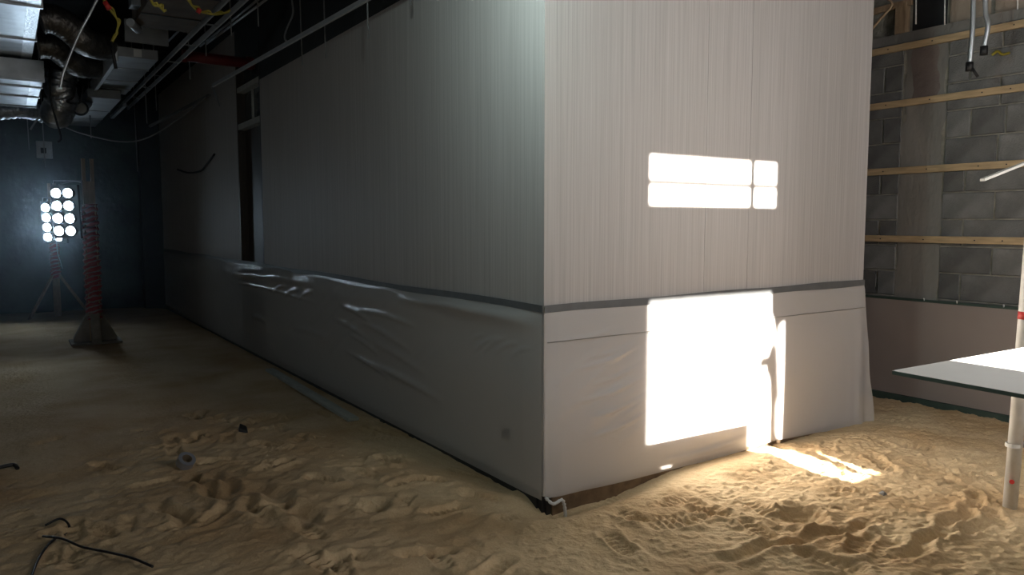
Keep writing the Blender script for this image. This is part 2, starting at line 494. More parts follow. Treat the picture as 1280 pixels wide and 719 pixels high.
# ---- ceiling, rear, left and front walls
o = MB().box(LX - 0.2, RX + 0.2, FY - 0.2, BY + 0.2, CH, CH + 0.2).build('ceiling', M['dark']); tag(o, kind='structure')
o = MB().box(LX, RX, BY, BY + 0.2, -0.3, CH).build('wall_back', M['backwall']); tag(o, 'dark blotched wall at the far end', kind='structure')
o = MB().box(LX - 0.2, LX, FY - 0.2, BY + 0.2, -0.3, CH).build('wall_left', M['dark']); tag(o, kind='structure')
o = MB().box(2.02, 2.34, 14.72, 14.98, -0.3, CH).build('trim_1', M['dark']); tag(o, 'dark column in the far corner', kind='structure')

def wz(z): return z + (WY - FY) * SUN_TAN         # height on the lit wall -> height in the front window
def wx(x): return x - (WY - FY) * SUN_AX
X0, X1 = wx(3.105), wx(4.345)
ZS, ZT = (2.50 - FY) * SUN_TAN, wz(1.915)
fw = MB()
fw.box(LX, -2.55, FY - 0.06, FY, -0.3, CH); fw.box(-0.95, X0, FY - 0.06, FY, -0.3, CH)
fw.box(-2.55, -0.95, FY - 0.06, FY, -0.3, 0.9); fw.box(-2.55, -0.95, FY - 0.06, FY, 2.3, CH)  # opening made up for the side fill light
fw.box(X1, RX, FY - 0.06, FY, -0.3, CH)
fw.box(X0, X1, FY - 0.06, FY, -0.3, ZS)
fw.box(X0, X1, FY - 0.06, FY, ZT, CH)
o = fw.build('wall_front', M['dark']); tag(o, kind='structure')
win = group_node('window_1', (0, 0, 0), 'structure')
MB().box(X0, X1, FY - 0.055, FY - 0.005, wz(1.067), wz(1.615)).build('transom_panel', M['housing'], win)
MB().box(X0, X1, FY - 0.055, FY - 0.02, wz(1.745), wz(1.768)).build('glazing_bar', M['housing'], win)
MB().box(wx(3.977), wx(4.023), FY - 0.055, FY - 0.02, wz(1.60), ZT).build('glazing_bar', M['housing'], win)
MB().box(wx(4.235), X1, FY - 0.055, FY - 0.02, wz(1.60), ZT).build('mullion', M['housing'], win)
win2 = group_node('fill_window', (0, 0, 0), 'structure')  # made-up window that goes with the added side fill light
MB().box(-2.55, -0.95, FY - 0.05, FY - 0.04, 0.9, 2.3).build('fill_window_pane', M['plastic_white'], win2)
MB().box(-1.77, -1.73, FY - 0.04, FY - 0.01, 0.9, 2.3).build('glazing_bar', M['housing'], win2)
tp = MB()  # unseen cut-out added to give the sun patch its ragged right edge
tp.prism([(wx(a), wz(b)) for a, b in ((4.205, 1.07), (4.36, 1.07), (4.36, 0.87), (4.30, 0.83), (4.285, 0.70), (4.25, 0.78), (4.23, 0.88), (4.205, 0.92))], FY - 0.05, FY - 0.045)
tp.prism([(wx(a), wz(b)) for a, b in ((4.235, 0.74), (4.29, 0.68), (4.305, 0.50), (4.32, 0.36), (4.295, 0.30), (4.30, 0.10), (4.36, -0.02), (4.24, -0.4), (4.215, 0.02), (4.21, 0.30),
                                      (4.195, 0.48), (4.165, 0.53), (4.16, 0.57), (4.11, 0.56), (4.09, 0.60), (4.13, 0.64), (4.175, 0.63), (4.20, 0.68))], FY - 0.05, FY - 0.045)
tp.build('ragged_sun_mask', M['sun_mask'], win)

# ---- right-hand wall of concrete blocks
wall_r = MB().box(RX, RX + 0.2, FY - 0.2, BY, -0.3, 3.02).box(RX + 0.06, RX + 0.2, FY - 0.2, BY, 3.02, CH).build('wall_right', M['mortar'])
tag(wall_r, 'grey concrete block wall at the right', kind='structure')
PITCH, Z0 = 0.2165, 0.0165
protos = {}
def block(y0, y1, z0, z1, proud):
    w, h = round(y1 - y0, 3), round(z1 - z0, 3)
    if (w, h) not in protos:
        b = 0.006
        me_o = MB()
        me_o.v = [(0, -w / 2, -h / 2), (0, w / 2, -h / 2), (0, w / 2, h / 2), (0, -w / 2, h / 2),
                  (-0.010, -w / 2 + b, -h / 2 + b), (-0.010, w / 2 - b, -h / 2 + b), (-0.010, w / 2 - b, h / 2 - b), (-0.010, -w / 2 + b, h / 2 - b)]
        me_o.f = [[4, 5, 6, 7], [0, 1, 5, 4], [1, 2, 6, 5], [2, 3, 7, 6], [3, 0, 4, 7]]; me_o.smooth = [False] * 5
        ob = me_o.build('block', M['block'], wall_r)
        protos[(w, h)] = ob
    else:
        ob = protos[(w, h)].copy(); COL.objects.link(ob)
    ob.location = (RX - proud, (y0 + y1) / 2, (z0 + z1) / 2)
for k in range(3, 14):
    za, zb = Z0 + k * PITCH + 0.005, Z0 + (k + 1) * PITCH - 0.006
    if k == 13: zb = 3.02
    off = 3.06 if k % 2 == 0 else 2.835
    if k == 10: joints = [3.232, 3.038, 2.785, 2.40, 1.95]
    else:
        joints = [3.232] + [off - 0.45 * j for j in range(0, 4) if off - 0.45 * j < 3.2]
    for a, b in zip(joints[1:], joints[:-1]):
        block(a + 0.006, b - 0.006, za, zb, random.uniform(0, 0.004))
    offl = 3.756 if k % 2 == 0 else 3.95
    jl = [3.59, offl] + [offl + 0.45 * j for j in range(1, 4)]
    for a, b in zip(jl[:-1], jl[1:]):
        block(a + 0.006, b - 0.006, za, zb, random.uniform(0, 0.004))
# the smeared concrete band between the two block fields
def rough_strip(name, y0, y1, z0, z1, material, d, amp, seed):
    ny, nz = 14, 60
    yy = np.linspace(0, 1, ny); zz = np.linspace(z0, z1, nz)
    A, B = np.meshgrid(yy, zz, indexing='ij')
    e0 = y0 + 0.05 * fbm(zz * 5, zz * 0 + 3, seed, 3); e1 = y1 + 0.05 * fbm(zz * 5, zz * 0 + 9, seed + 5, 3)
    Yv = e0[None, :] * (1 - A) + e1[None, :] * A
    Xv = RX - 0.004 - (d + amp * fbm(A * 3, B * 6, seed + 9, 3)) * np.sin(np.pi * np.clip(A, 0.0, 1.0)) ** 0.35
    return grid_object(name, np.stack([Xv, Yv, B], -1), ny, nz, material, wall_r)
rough_strip('concrete_band', 3.235, 3.585, 0.86, 2.98, M['render_coat'], 0.003, 0.004, 200)
rough_strip('stain_patch', 3.31, 3.54, 2.50, 2.94, M['stain'], 0.006, 0.003, 240)
MB().box(RX - 0.010, RX + 0.05, 1.6, 4.6, 2.965, 3.09).build('lintel', M['render_coat'], wall_r)
# head of the wall: a beige plastered patch, a black plate for the shade of an opening, timber ends
def plaster(name, y0, y1, z0, z1, material, seed):
    ny, nz = 26, 18
    A, B = np.meshgrid(np.linspace(0, 1, ny), np.linspace(0, 1, nz), indexing='ij')
    zlo = z0 + 0.06 * fbm(A * 4, A * 0 + 2, seed, 3); zv = zlo * (1 - B) + z1 * B
    yv = y0 + (y1 - y0) * A + 0.03 * fbm(B * 3, A * 2, seed + 3, 2)
    xv = RX + 0.045 - 0.012 * np.sin(np.pi * A) ** 0.3 + 0.01 * fbm(A * 5, B * 5, seed + 6, 2)
    return grid_object(name, np.stack([xv, yv, zv], -1), ny, nz, material, wall_r)
plaster('plaster_patch', 1.7, 2.92, 3.06, 3.75, M['beige'], 300)
plaster('plaster_patch', 2.94, 3.26, 3.085, 3.75, M['beige'], 330)
MB().box(RX + 0.055, RX + 0.075, 3.29, 3.57, 3.09, 3.75).build('void_shade_plate', M['trim'], wall_r)  # black plate painted in for the shaded depth of the opening

for i, (z, wds) in enumerate(((2.972, 'topmost'), (2.506, 'second from top'), (1.945, 'third from top'), (1.368, 'lowest'))):
    s = random.uniform(-0.004, 0.004)
    o = MB().quadbox([(RX - 0.040, 1.5, z - 0.028), (RX - 0.0125, 1.5, z - 0.028), (RX - 0.0125, 5.2, z - 0.028 + s), (RX - 0.040, 5.2, z - 0.028 + s),
                      (RX - 0.040, 1.5, z + 0.028), (RX - 0.0125, 1.5, z + 0.028), (RX - 0.0125, 5.2, z + 0.028 + s), (RX - 0.040, 5.2, z + 0.028 + s)]
                     ).build('wood_batten', M['batten'], bevel=0.003)
    tag(o, f'pale pine batten screwed across the block wall, {wds} of the four', 'batten', 'battens on the block wall')
    for y in (2.75, 2.95, 3.35, 3.72):
        MB().tube([(RX - 0.0415, y, z), (RX - 0.039, y, z)], 0.006, 6).build('screw', M['trim'], o)

# gypsum board along the foot of the block wall
g = thing('gypsum_board', (RX, 3.0, 0.0), 'pinkish grey gypsum board standing along the foot of the block wall', 'wall board')
MB().box(RX - 0.072, RX - 0.054, 1.4, 7.0, 0.05, 0.855).build('face', M['gyp'], g)
MB().box(RX - 0.076, RX - 0.052, 1.4, 7.0, 0.855, 0.875).build('top_edge', M['gypedge'], g)
for y in (3.30, 3.04, 2.7):
    MB().tube([(RX - 0.072, y, 0.868), (RX - 0.079, y, 0.888)], 0.006, 6).build('clip', M['plastic_white'], g)
o = MB().box(RX - 0.095, RX - 0.052, 1.4, 7.0, -0.12, 0.048).build('baseboard_right', M['gypedge'])
tag(o, 'dark green channel at the foot of the gypsum board', kind='structure')

# ---- the grey enclosure that juts into the room
we = MB().box(WX + 0.03, 5.26, WY + 0.012, WY + 0.10, -0.2, CH).build('wall_center', M['trim'])
tag(we, 'short face of the grey enclosure turned to the window', kind='structure')
for a, b in ((WX, 3.568), (3.570, 3.969), (3.971, 5.275)):
    MB().box(a, b, WY, WY + 0.012, 0.03, CH - 0.02).build('wall_panel', M['cover'], we, bevel=0.0012)
MB().box(5.262, 5.275, WY + 0.0122, WY + 0.10, 0.03, CH - 0.02).build('edge_panel', M['cover'], we)
ws = MB().box(WX + 0.012, WX + 0.10, WY + 0.03, 8.43, -0.2, CH).box(WX + 0.012, WX + 0.10, 9.42, 14.74, -0.2, CH).box(WX + 0.012, WX + 0.10, 8.43, 9.42, 3.35, CH).build('wall_side', M['trim'])
tag(ws, 'long side of the grey enclosure receding into the dark', kind='structure')
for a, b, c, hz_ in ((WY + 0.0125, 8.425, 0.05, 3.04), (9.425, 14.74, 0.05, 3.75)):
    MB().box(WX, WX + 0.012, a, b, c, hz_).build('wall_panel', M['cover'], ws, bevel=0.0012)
    MB().box(WX + 0.004, WX + 0.012, a, b, hz_, CH - 0.02).build('shade_toned_head', M['dark'], ws)  # dark colour stands in for the shadow above the covering
MB().box(WX, WX + 0.012, 8.43, 9.42, 3.36, CH - 0.02).build('shade_toned_head', M['dark'], ws)
o = MB().box(WX - 0.004, WX + 0.012, WY + 0.06, 14.74, -0.2, 0.012).build('baseboard_left', M['trim']); tag(o, 'black channel under the long grey wall', kind='structure')
o = MB().box(WX + 0.06, 5.26, WY - 0.002, WY + 0.012, -0.2, 0.03).build('baseboard_back', M['shaded_sand']); tag(o, 'base under the short grey wall, tinted like shaded sand', kind='structure')

# doorway in the long side
d = group_node('door_1', (WX, 8.9, 0), 'structure')
MB().box(WX + 0.09, WX + 0.13, 8.45, 9.40, 0.0, 2.60).build('door_leaf', M['door'], d)
MB().box(WX + 0.09, WX + 0.12, 8.45, 9.40, 2.68, 3.34).build('transom_pane', M['glass'], d)
MB().box(WX + 0.004, WX + 0.13, 8.43, 9.42, 2.600, 2.665).build('header', M['frame_white'], d)
MB().box(WX + 0.004, WX + 0.13, 8.43, 9.42, 3.03, 3.085).build('header', M['frame_white'], d)
MB().box(WX + 0.002, WX + 0.13, 9.385, 9.42, 0.0, 3.35).build('jamb', M['door'], d)
MB().box(WX + 0.002, WX + 0.13, 8.43, 8.46, 0.0, 3.35).build('jamb', M['trim'], d)
MB().box(WX + 0.07, WX + 0.088, 8.98, 9.02, 2.70, 3.03).build('mullion', M['frame_white'], d)

# ---- protective film and tape on both faces
def creases(S, Z, lines):
    D = np.zeros_like(S)
    for (s0, z0), (s1, z1), wd, am in lines:
        L = math.hypot(s1 - s0, z1 - z0); ds, dz = (s1 - s0) / L, (z1 - z0) / L
        t = ((S - s0) * ds + (Z - z0) * dz) / L
        n = -(S - s0) * dz + (Z - z0) * ds + 0.02 * np.sin(t * math.pi)
        D += am * np.exp(-(n / wd) ** 2) * np.sin(np.pi * np.clip(t, 0, 1)) ** 0.8
    return D
def seg(a, b, axis, o, wd, am):                   # crease between two points of the wall
    return ((a[axis] - o, a[2]), (b[axis] - o, b[2]), wd, am)
LEFT_CREASES = [seg(*q) for q in (
    ((2.353, 5.920, 0.587), (2.353, 5.314, 0.507), 1, WY, 0.020, 0.010), ((2.353, 5.790, 0.418), (2.353, 4.285, 0.345), 1, WY, 0.026, 0.016),
    ((2.353, 5.997, 0.442), (2.353, 5.118, 0.349), 1, WY, 0.020, 0.012), ((2.353, 6.123, 0.815), (2.353, 5.456, 0.743), 1, WY, 0.022, 0.014),
    ((2.353, 5.824, 0.809), (2.353, 4.676, 0.794), 1, WY, 0.020, 0.013), ((2.353, 6.280, 0.683), (2.353, 5.431, 0.584), 1, WY, 0.022, 0.010),
    ((2.353, 5.662, 0.721), (2.353, 4.742, 0.606), 1, WY, 0.024, 0.010), ((2.353, 5.431, 0.584), (2.353, 4.505, 0.476), 1, WY, 0.028, 0.009),
    ((2.353, 3.918, 0.723), (2.353, 3.615, 0.854), 1, WY, 0.012, 0.008), ((2.353, 3.807, 0.734), (2.353, 3.533, 0.860), 1, WY, 0.012, 0.008),
    ((2.353, 3.666, 0.749), (2.353, 3.413, 0.848), 1, WY, 0.012, 0.008), ((2.353, 3.516, 0.744), (2.353, 3.285, 0.839), 1, WY, 0.012, 0.007),
    ((2.353, 3.975, 0.765), (2.353, 3.771, 0.849), 1, WY, 0.012, 0.006), ((2.353, 4.990, 0.968), (2.353, 3.285, 0.977), 1, WY, 0.030, 0.022),
    ((2.353, 8.451, 0.943), (2.353, 6.709, 0.931), 1, WY, 0.040, 0.020), ((2.353, 9.793, 0.879), (2.353, 7.298, 0.937), 1, WY, 0.050, 0.032),
    ((2.353, 9.885, 0.783), (2.353, 6.676, 0.780), 1, WY, 0.014, 0.012), ((2.353, 8.021, 0.773), (2.353, 7.553, 0.873), 1, WY, 0.020, 0.014),
    ((2.353, 7.613, 0.771), (2.353, 7.159, 0.877), 1, WY, 0.020, 0.014), ((2.353, 7.166, 0.784), (2.353, 6.755, 0.876), 1, WY, 0.020, 0.014),
    ((2.353, 8.891, 0.429), (2.353, 8.316, 0.435), 1, WY, 0.030, 0.012), ((2.353, 7.382, 0.472), (2.353, 6.290, 0.493), 1, WY, 0.03, 0.010))]
END_CREASES = [seg(*q) for q in (
    ((2.544, 3.229, 0.706), (3.045, 3.229, 0.812), 0, 0.0, 0.012, 0.0105), ((2.616, 3.229, 0.769), (3.013, 3.229, 0.829), 0, 0.0, 0.010, 0.0075),
    ((2.529, 3.229, 0.521), (3.086, 3.229, 0.628), 0, 0.0, 0.014, 0.0120), ((2.620, 3.229, 0.428), (3.089, 3.229, 0.514), 0, 0.0, 0.014, 0.0120),
    ((2.604, 3.229, 0.313), (3.129, 3.229, 0.413), 0, 0.0, 0.014, 0.0120), ((2.658, 3.229, 0.612), (3.047, 3.229, 0.699), 0, 0.0, 0.012, 0.0090),
    ((2.461, 3.229, 0.876), (2.859, 3.229, 0.920), 0, 0.0, 0.012, 0.0075), ((3.188, 3.229, 0.087), (3.983, 3.229, 0.109), 0, 0.0, 0.02, 0.0120))]
def film_left():
    s = np.concatenate([np.linspace(0, 6.6, 480)[:-1], np.linspace(6.6, 11.45, 100)])
    h = np.linspace(0, 1, 96)
    S, H = np.meshgrid(s, h, indexing='ij')
    Z = 0.010 + H * 1.030
    sag = 0.03 * fbm(S * 1.5, S * 0, 400, 2) * H ** 6
    # long tension folds that fall away from the tape towards the corner
    u = S * 0.45 + Z * 0.9
    body = np.sin(np.pi * np.clip(H, 0, 1)) ** 0.7
    w1 = np.exp(-((S - 2.6) / 1.3) ** 2) * np.exp(-((H - 0.62) / 0.28) ** 2)
    D = 0.012 + 0.010 * body * (1 + fbm(S * 0.9, Z * 1.4, 410, 2))
    D += w1 * 0.005 * (1 - np.abs(fbm(u * 9.5 + 4, S * 0.8 - Z * 0.5 + 10, 420, 2)) * 2.6).clip(0, 1)
    D += 0.010 * np.exp(-((H - 0.86) / 0.05) ** 2) * (0.5 + fbm(S * 2.2, S * 0 + 4, 430, 2)) * (H < 0.985)
    w2 = np.exp(-((S - 0.35) / 0.5) ** 2) * np.exp(-((H - 0.82) / 0.09) ** 2)
    # sagging pocket of loose film under the tape by the doorway, and near the corner
    w3 = np.exp(-((S - 5.3) / 0.9) ** 2)
    D += w3 * 0.015 * np.exp(-((H - 0.80) / 0.07) ** 2)
    D += 0.028 * np.exp(-((S - 0.7) / 0.8) ** 2) * np.exp(-((H - 0.93) / 0.05) ** 2)
    D += creases(S, Z, LEFT_CREASES)
    edge = np.clip((1 - H) / 0.03, 0, 1) * (0.25 + 0.75 * np.clip(S / 0.15, 0, 1))
    X = WX - 0.006 - np.maximum(D - 0.004, 0.0) * edge
    Y = WY + 0.002 + S
    Z = Z + sag
    return grid_object('plastic_film', np.stack([X, Y, Z], -1), len(s), len(h), M['film'])
o = film_left(); tag(o, 'wrinkled milky plastic film taped over the foot of the long dark wall', 'plastic film', 'protective films on the grey enclosure')

def film_end():
    a = np.linspace(0, 1, 240); h = np.linspace(0, 1, 90)
    A, H = np.meshgrid(a, h, indexing='ij')
    zb = 0.015 + 0.015 * fbm(a * 6, a * 0 + 1, 500, 2) + 0.02 * np.exp(-((a - 0.62) / 0.10) ** 2) - 0.03 * sstep(0.75, 1, a)
    Z = zb[:, None] * (1 - H) + (1.04 + 0.012 * A) * H
    xr = 5.278 + 0.16 * (1 - H) ** 1.15 + 0.010 * np.sin(H * 13) * (1 - H)
    X = (WX + 0.002) * (1 - A) + xr * A
    v = (X - WX) * 0.55 - Z * 1.0
    fold = (1 - np.abs(fbm(v * 7.0 + 20, (X + Z) * 0.9 + 4, 510, 2)) * 2.4).clip(0, 1)
    w = np.exp(-((X - 2.85) / 0.42) ** 2) * np.exp(-((H - 0.52) / 0.24) ** 2)
    D = 0.010 + 0.010 * np.sin(np.pi * H) * (1 + fbm(X * 1.2, Z * 1.5, 520, 2)) + 0.016 * w * fold
    D += creases(X, Z, END_CREASES)
    flap = sstep(5.05, 5.42, X)
    D += flap * 0.008 * (0.6 + np.sin(X * 42 + Z * 3)) * (1 - H)
    D += 0.010 * (1 - H) ** 3 * (1 + fbm(X * 4, Z * 2, 530, 2))
    edge = np.clip((1 - H) / 0.03, 0, 1) * np.clip(A / 0.03, 0.2, 1)
    Y = WY - 0.006 - np.maximum(D - 0.004, 0) * edge
    return grid_object('plastic_film', np.stack([X, Y, Z], -1), 240, 90, M['film'])
fe = film_end(); tag(fe, 'milky plastic film taped over the foot of the short bright wall', 'plastic film', 'protective films on the grey enclosure')
# its pressed fold line
fl = MB(); fl.bar((WX + 0.01, WY - 0.030, 0.873), (5.27, WY - 0.030, 0.882), 0.003, 0.004)
MB().tube([(WX + 0.004 + 2.9 * t, WY - 0.0285 - 0.002 * math.sin(9 * t), 0.873 + 0.01 * t) for t in np.linspace(0, 1, 20)], 0.0022, 5).build('fold_line', M['plastic_grey'], fe)

def tape_strip(name, pts0, pts1, nrm, label):
    mb = MB(); n = Vector(nrm) * 0.003
    for i in range(len(pts0) - 1):
        a, b, c, e = (Vector(p) for p in (pts0[i], pts0[i + 1], pts1[i + 1], pts1[i]))
        mb.quadbox([a, b, b + n, a + n, e, c, c + n, e + n])
    o = mb.build(name, M['tape'])
    return tag(o, label, 'tape', 'tape strips holding the plastic films')
T = np.linspace(0, 1, 40)
tape_strip('tape_strip', [(WX - 0.0090, WY - 0.001 + 11.45 * t, 1.030 - 0.02 * t + 0.006 * math.sin(t * 31)) for t in T],
           [(WX - 0.0090, WY - 0.001 + 11.45 * t, 1.068 - 0.012 * t + 0.006 * math.sin(t * 29)) for t in T], (-1, 0, 0),
           'dark tape strip along the top of the film on the long shaded wall')
tape_strip('tape_strip', [(WX - 0.001 + 2.925 * t, WY - 0.0090, 1.028 + 0.014 * t + 0.003 * math.sin(t * 20)) for t in T],
           [(WX - 0.001 + 2.925 * t, WY - 0.0090, 1.068 + 0.022 * t + 0.003 * math.sin(t * 17)) for t in T], (0, -1, 0),
           'grey tape strip along the top of the film on the short bright wall')
# electrical outlet behind the film
o = MB().box(WX - 0.008, WX - 0.0005, 3.560, 3.640, 0.250, 0.325).build('wall_outlet', M['trim'], bevel=0.003)
tag(o, 'dark outlet plate showing through the film on the long wall', 'outlet')
MB().box(WX - 0.010, WX - 0.008, 3.585, 3.615, 0.270, 0.305).build('socket', M['trim'], o)
# crumpled end of film at the corner
cp = MB()
pts = smooth_path([(WX + 0.005, WY - 0.015, 0.03), (WX + 0.03, WY - 0.05, 0.00), (WX + 0.08, WY - 0.06, 0.015), (WX + 0.11, WY - 0.045, -0.03), (WX + 0.115, WY - 0.05, -0.09)], 5)
cp.tube(pts, [0.005 + 0.006 * abs(math.sin(i * 1.7)) for i in range(len(pts))], 7)
o = cp.build('film_scrap', M['plastic_white']); tag(o, 'twisted white scrap of film hanging at the foot of the wall corner', 'scrap')

# ================================================================ RIGHT FOREGROUND: board on trestles, scaffold pole
ZB = 0.970
A_, B_, C_, D_ = (2.65, 1.497), (3.94, 1.462), (3.90, 0.27), (2.566, 0.30)
bt = thing('drywall_sheet', (3.26, 0.9, ZB - 0.0125), 'white plasterboard sheet laid flat like a table, half in sunlight', 'board')
hx0, hx1, hy0, hy1 = 3.115, 3.205, 1.085, 1.12             # slot added to pass one small spot of sun
mb = MB()
def lerp2(u, v):
    return ((A_[0] * (1 - u) + B_[0] * u) * (1 - v) + (D_[0] * (1 - u) + C_[0] * u) * v, (A_[1] * (1 - u) + B_[1] * u) * (1 - v) + (D_[1] * (1 - u) + C_[1] * u) * v)
us, vs = (0.0, 0.385, 0.452, 1.0), (0.0, 0.272, 0.308, 1.0)
top, core = MB(), MB()
for i in range(3):
    for j in range(3):
        if i == 1 and j == 1: continue
        q = [lerp2(us[i], vs[j]), lerp2(us[i + 1], vs[j]), lerp2(us[i + 1], vs[j + 1]), lerp2(us[i], vs[j + 1])]
        core.quadbox([(x, y, ZB - 0.0145) for x, y in q] + [(x, y, ZB - 0.0012) for x, y in q])
        top.quadbox([(x, y, ZB - 0.0012) for x, y in q] + [(x, y, ZB) for x, y in q])
core.build('core', M['boardedge'], bt); top.build('paper_face', M['white'], bt)
for p in ((3.05, 1.40), (3.06, 1.22)):
    MB().tube([(p[0], p[1], ZB), (p[0] + 0.02, p[1] - 0.03, ZB + 0.003)], 0.004, 5).build('grey_mark', M['plastic_grey'], bt)  # small grey marks on the sheet
for i, (x, lab) in enumerate(((3.28, 'timber trestle under the plasterboard sheet, nearer the grey wall corner'), (3.78, 'timber trestle under the plasterboard sheet, nearer the white pole'))):
    t = thing('trestle', (x, 0.78, 0), lab, 'trestle', 'trestles under the sheet')
    MB().box(x - 0.035, x + 0.035, 0.36, 1.20, ZB - 0.085, ZB - 0.0150).build('beam', M['timber'], t)
    for y in (0.46, 1.10):
        for s in (-1, 1):
            gz = ground(x + s * 0.22, y) - 0.01
            MB().bar((x + s * 0.22, y, gz), (x + s * 0.038, y, ZB - 0.05), 0.04, 0.03).build('leg', M['timber'], t)

PXX, PYY = 4.362, 1.795
gz = ground(PXX, PYY)
sp = thing('scaffold_pole', (PXX, PYY, gz), 'white painted steel pole standing in the sand beyond the plasterboard sheet', 'pole')
MB().tube([(PXX, PYY, gz - 0.03), (PXX + 0.055, PYY - 0.037, 2.6)], 0.034, 16).build('lower_tube', M['pole'], sp)
MB().ring((PXX, PYY, 0.34), (0, 0, 1), 0.033, 0.037, 0.02).build('collar', M['pole'], sp)
MB().tube([(PXX + 0.035, PYY, 0.33), (PXX + 0.10, PYY - 0.01, 0.33)], 0.018, 8).tube([(PXX + 0.07, PYY, 0.27), (PXX + 0.07, PYY, 0.38)], 0.012, 8).build('clamp', M['steel_dull'], sp)
MB().tube([(PXX + 0.021, PYY - 0.014, 1.005), (PXX + 0.022, PYY - 0.015, 1.045)], 0.0348, 16).build('red_band', M['redpaint'], sp)
v = Vector((-PXX, -PYY, 0)).normalized(); q = Vector((PXX + 0.003, PYY - 0.002, 0.150)) + v * 0.031
MB().tube([q, q + v * 0.006], 0.012, 10).build('red_dot', M['redpaint'], sp)
MB().bar((PXX + 0.04, PYY - 0.027, 1.835), (3.886, 1.795, 1.707), 0.022, 0.012).build('brace', M['pole'], sp)

# ================================================================ FAR LEFT: work lights on taped posts
def led_panel(name, c, cols, rows, dx, dz, r, yaw, tilt, label):
    t = thing(name, c, label, 'work light', 'lit work lights')
    R = Matrix.Rotation(yaw, 4, 'Z') @ Matrix.Rotation(tilt, 4, 'X')
    def put(mb):
        mb.v = [tuple(R @ Vector(p) + Vector(c)) for p in mb.v]; return mb
    W, Hh = cols * dx, rows * dz
    put(MB().box(-W / 2 - 0.02, W / 2 + 0.02, 0.0, 0.05, -Hh / 2 - 0.02, Hh / 2 + 0.02)).build('housing', M['housing'], t)
    put(MB().tube([(-W / 2 - 0.03, 0.03, 0), (-W / 2 - 0.03, 0.10, Hh * 0.62), (W / 2 + 0.03, 0.10, Hh * 0.62), (W / 2 + 0.03, 0.03, 0)], 0.008, 6)).build('bracket', M['steel_dull'], t)
    for i in range(cols):
        for j in range(rows):
            px, pz = (i - (cols - 1) / 2) * dx, (j - (rows - 1) / 2) * dz
            ln = put(MB().tube([(px, 0.001, pz), (px, -0.008, pz), (px, -0.014, pz)], [r, r, r * 0.7], 14)).build('lens', M['led'], t)
            put(MB().ring((px, -0.028, pz), (0, 1, 0), r * 1.01, r * 1.08, 0.058, 14)).build('lens_hood', M['housing'], ln)
    return t
def taped_post(x, y, ht, wrap0, wrap1, w, label, base):
    t = thing('wooden_post', (x, y, 0), label, 'post', 'taped posts carrying work lights')
    MB().box(x - w / 2, x + w / 2, y - w / 2, y + w / 2, 0.0, ht).build('post', M['timber'], t)
    n = 60
    wp = MB()
    base_i = len(wp.v)
    mb = MB()
    pts = [(x, y, wrap0 + (wrap1 - wrap0) * i / n) for i in range(n + 1)]
    mb.tube(pts, [w * 0.72 + 0.012 * math.sin(i * 1.9) + 0.006 * random.uniform(-1, 1) for i in range(n + 1)], 10)
    mb.build('tape_wrap', M['tapewrap'], t)
    for s in (-1, 1):
        MB().box(x + s * w * 0.36 - 0.02, x + s * w * 0.36 + 0.02, y - 0.03, y + 0.03, ht, ht + 0.28).build('prong', M['timber'], t)
    if base == 'plate':
        MB().box(x - 0.28, x + 0.28, y - 0.24, y + 0.24, 0.005, 0.03).build('base_plate', M['ply'], t)
        for dx, dy in ((1, 0), (-1, 0), (0, 1), (0, -1)):
            k = MB(); px, py = -dy, dx
            a = Vector((x + dx * 0.24, y + dy * 0.22, 0.03)); b = Vector((x + dx * w / 2, y + dy * w / 2, 0.03)); c = Vector((x + dx * w / 2, y + dy * w / 2, 0.42)); a2 = Vector((x + dx * 0.24, y + dy * 0.22, 0.07))
            o2 = Vector((px, py, 0)) * 0.05
            k.quadbox([a - o2, b - o2, b + o2, a + o2, a2 - o2, c - o2, c + o2, a2 + o2]); k.build('brace', M['ply'], t)
    else:
        for dx, dy in ((0.45, -0.25), (-0.4, -0.3), (0.05, 0.4)):
            MB().bar((x + dx, y + dy, 0.0), (x, y, 0.75), 0.04, 0.03).build('leg', M['timber'], t)
    return t
P1 = (0.895, 10.85); P2 = (0.66, 14.3)
p1 = taped_post(P1[0], P1[1], 2.02, 0.30, 1.74, 0.13, 'tall wooden post wrapped in red and white tape on a braced plywood foot', 'plate')
MB().tube(smooth_path([(P1[0] - 0.05, P1[1] - 0.02, 2.00), (0.75, 10.82, 2.02), (0.60, 10.78, 1.98), (0.575, 10.76, 1.93)], 5), 0.012, 6).build('arm', M['steel_dull'], p1)
p2 = taped_post(P2[0], P2[1], 1.86, 0.62, 1.50, 0.10, 'farther wooden post wrapped in red tape near the dark back wall', 'legs')
led_panel('work_light', (0.623, 10.620, 1.639), 2, 4, 0.138, 0.150, 0.057, math.radians(-32), math.radians(3),
          'glaring white work light with eight lenses hung from the nearer taped post')
wl2 = led_panel('work_light', (0.656, 14.100, 1.519), 2, 4, 0.165, 0.155, 0.066, math.radians(-32), math.radians(3),
          'glaring white work light on the farther post, half behind the nearer one')
MB().tube(smooth_path([(0.678, 14.080, 1.291), (0.687, 14.050, 1.038), (0.715, 14.050, 0.923), (0.742, 14.050, 0.782)], 5), 0.008, 6).build('cord', M['wire_grey'], wl2)
o = MB().box(0.50, 0.73, 14.90, 14.99, 2.58, 2.86).build('junction_box', M['steel'], bevel=0.006)
tag(o, 'pale metal junction box on the dark back wall above the lights', 'junction box')
MB().box(0.56, 0.64, 14.89, 14.90, 2.66, 2.75).build('knockout', M['trim'], o)

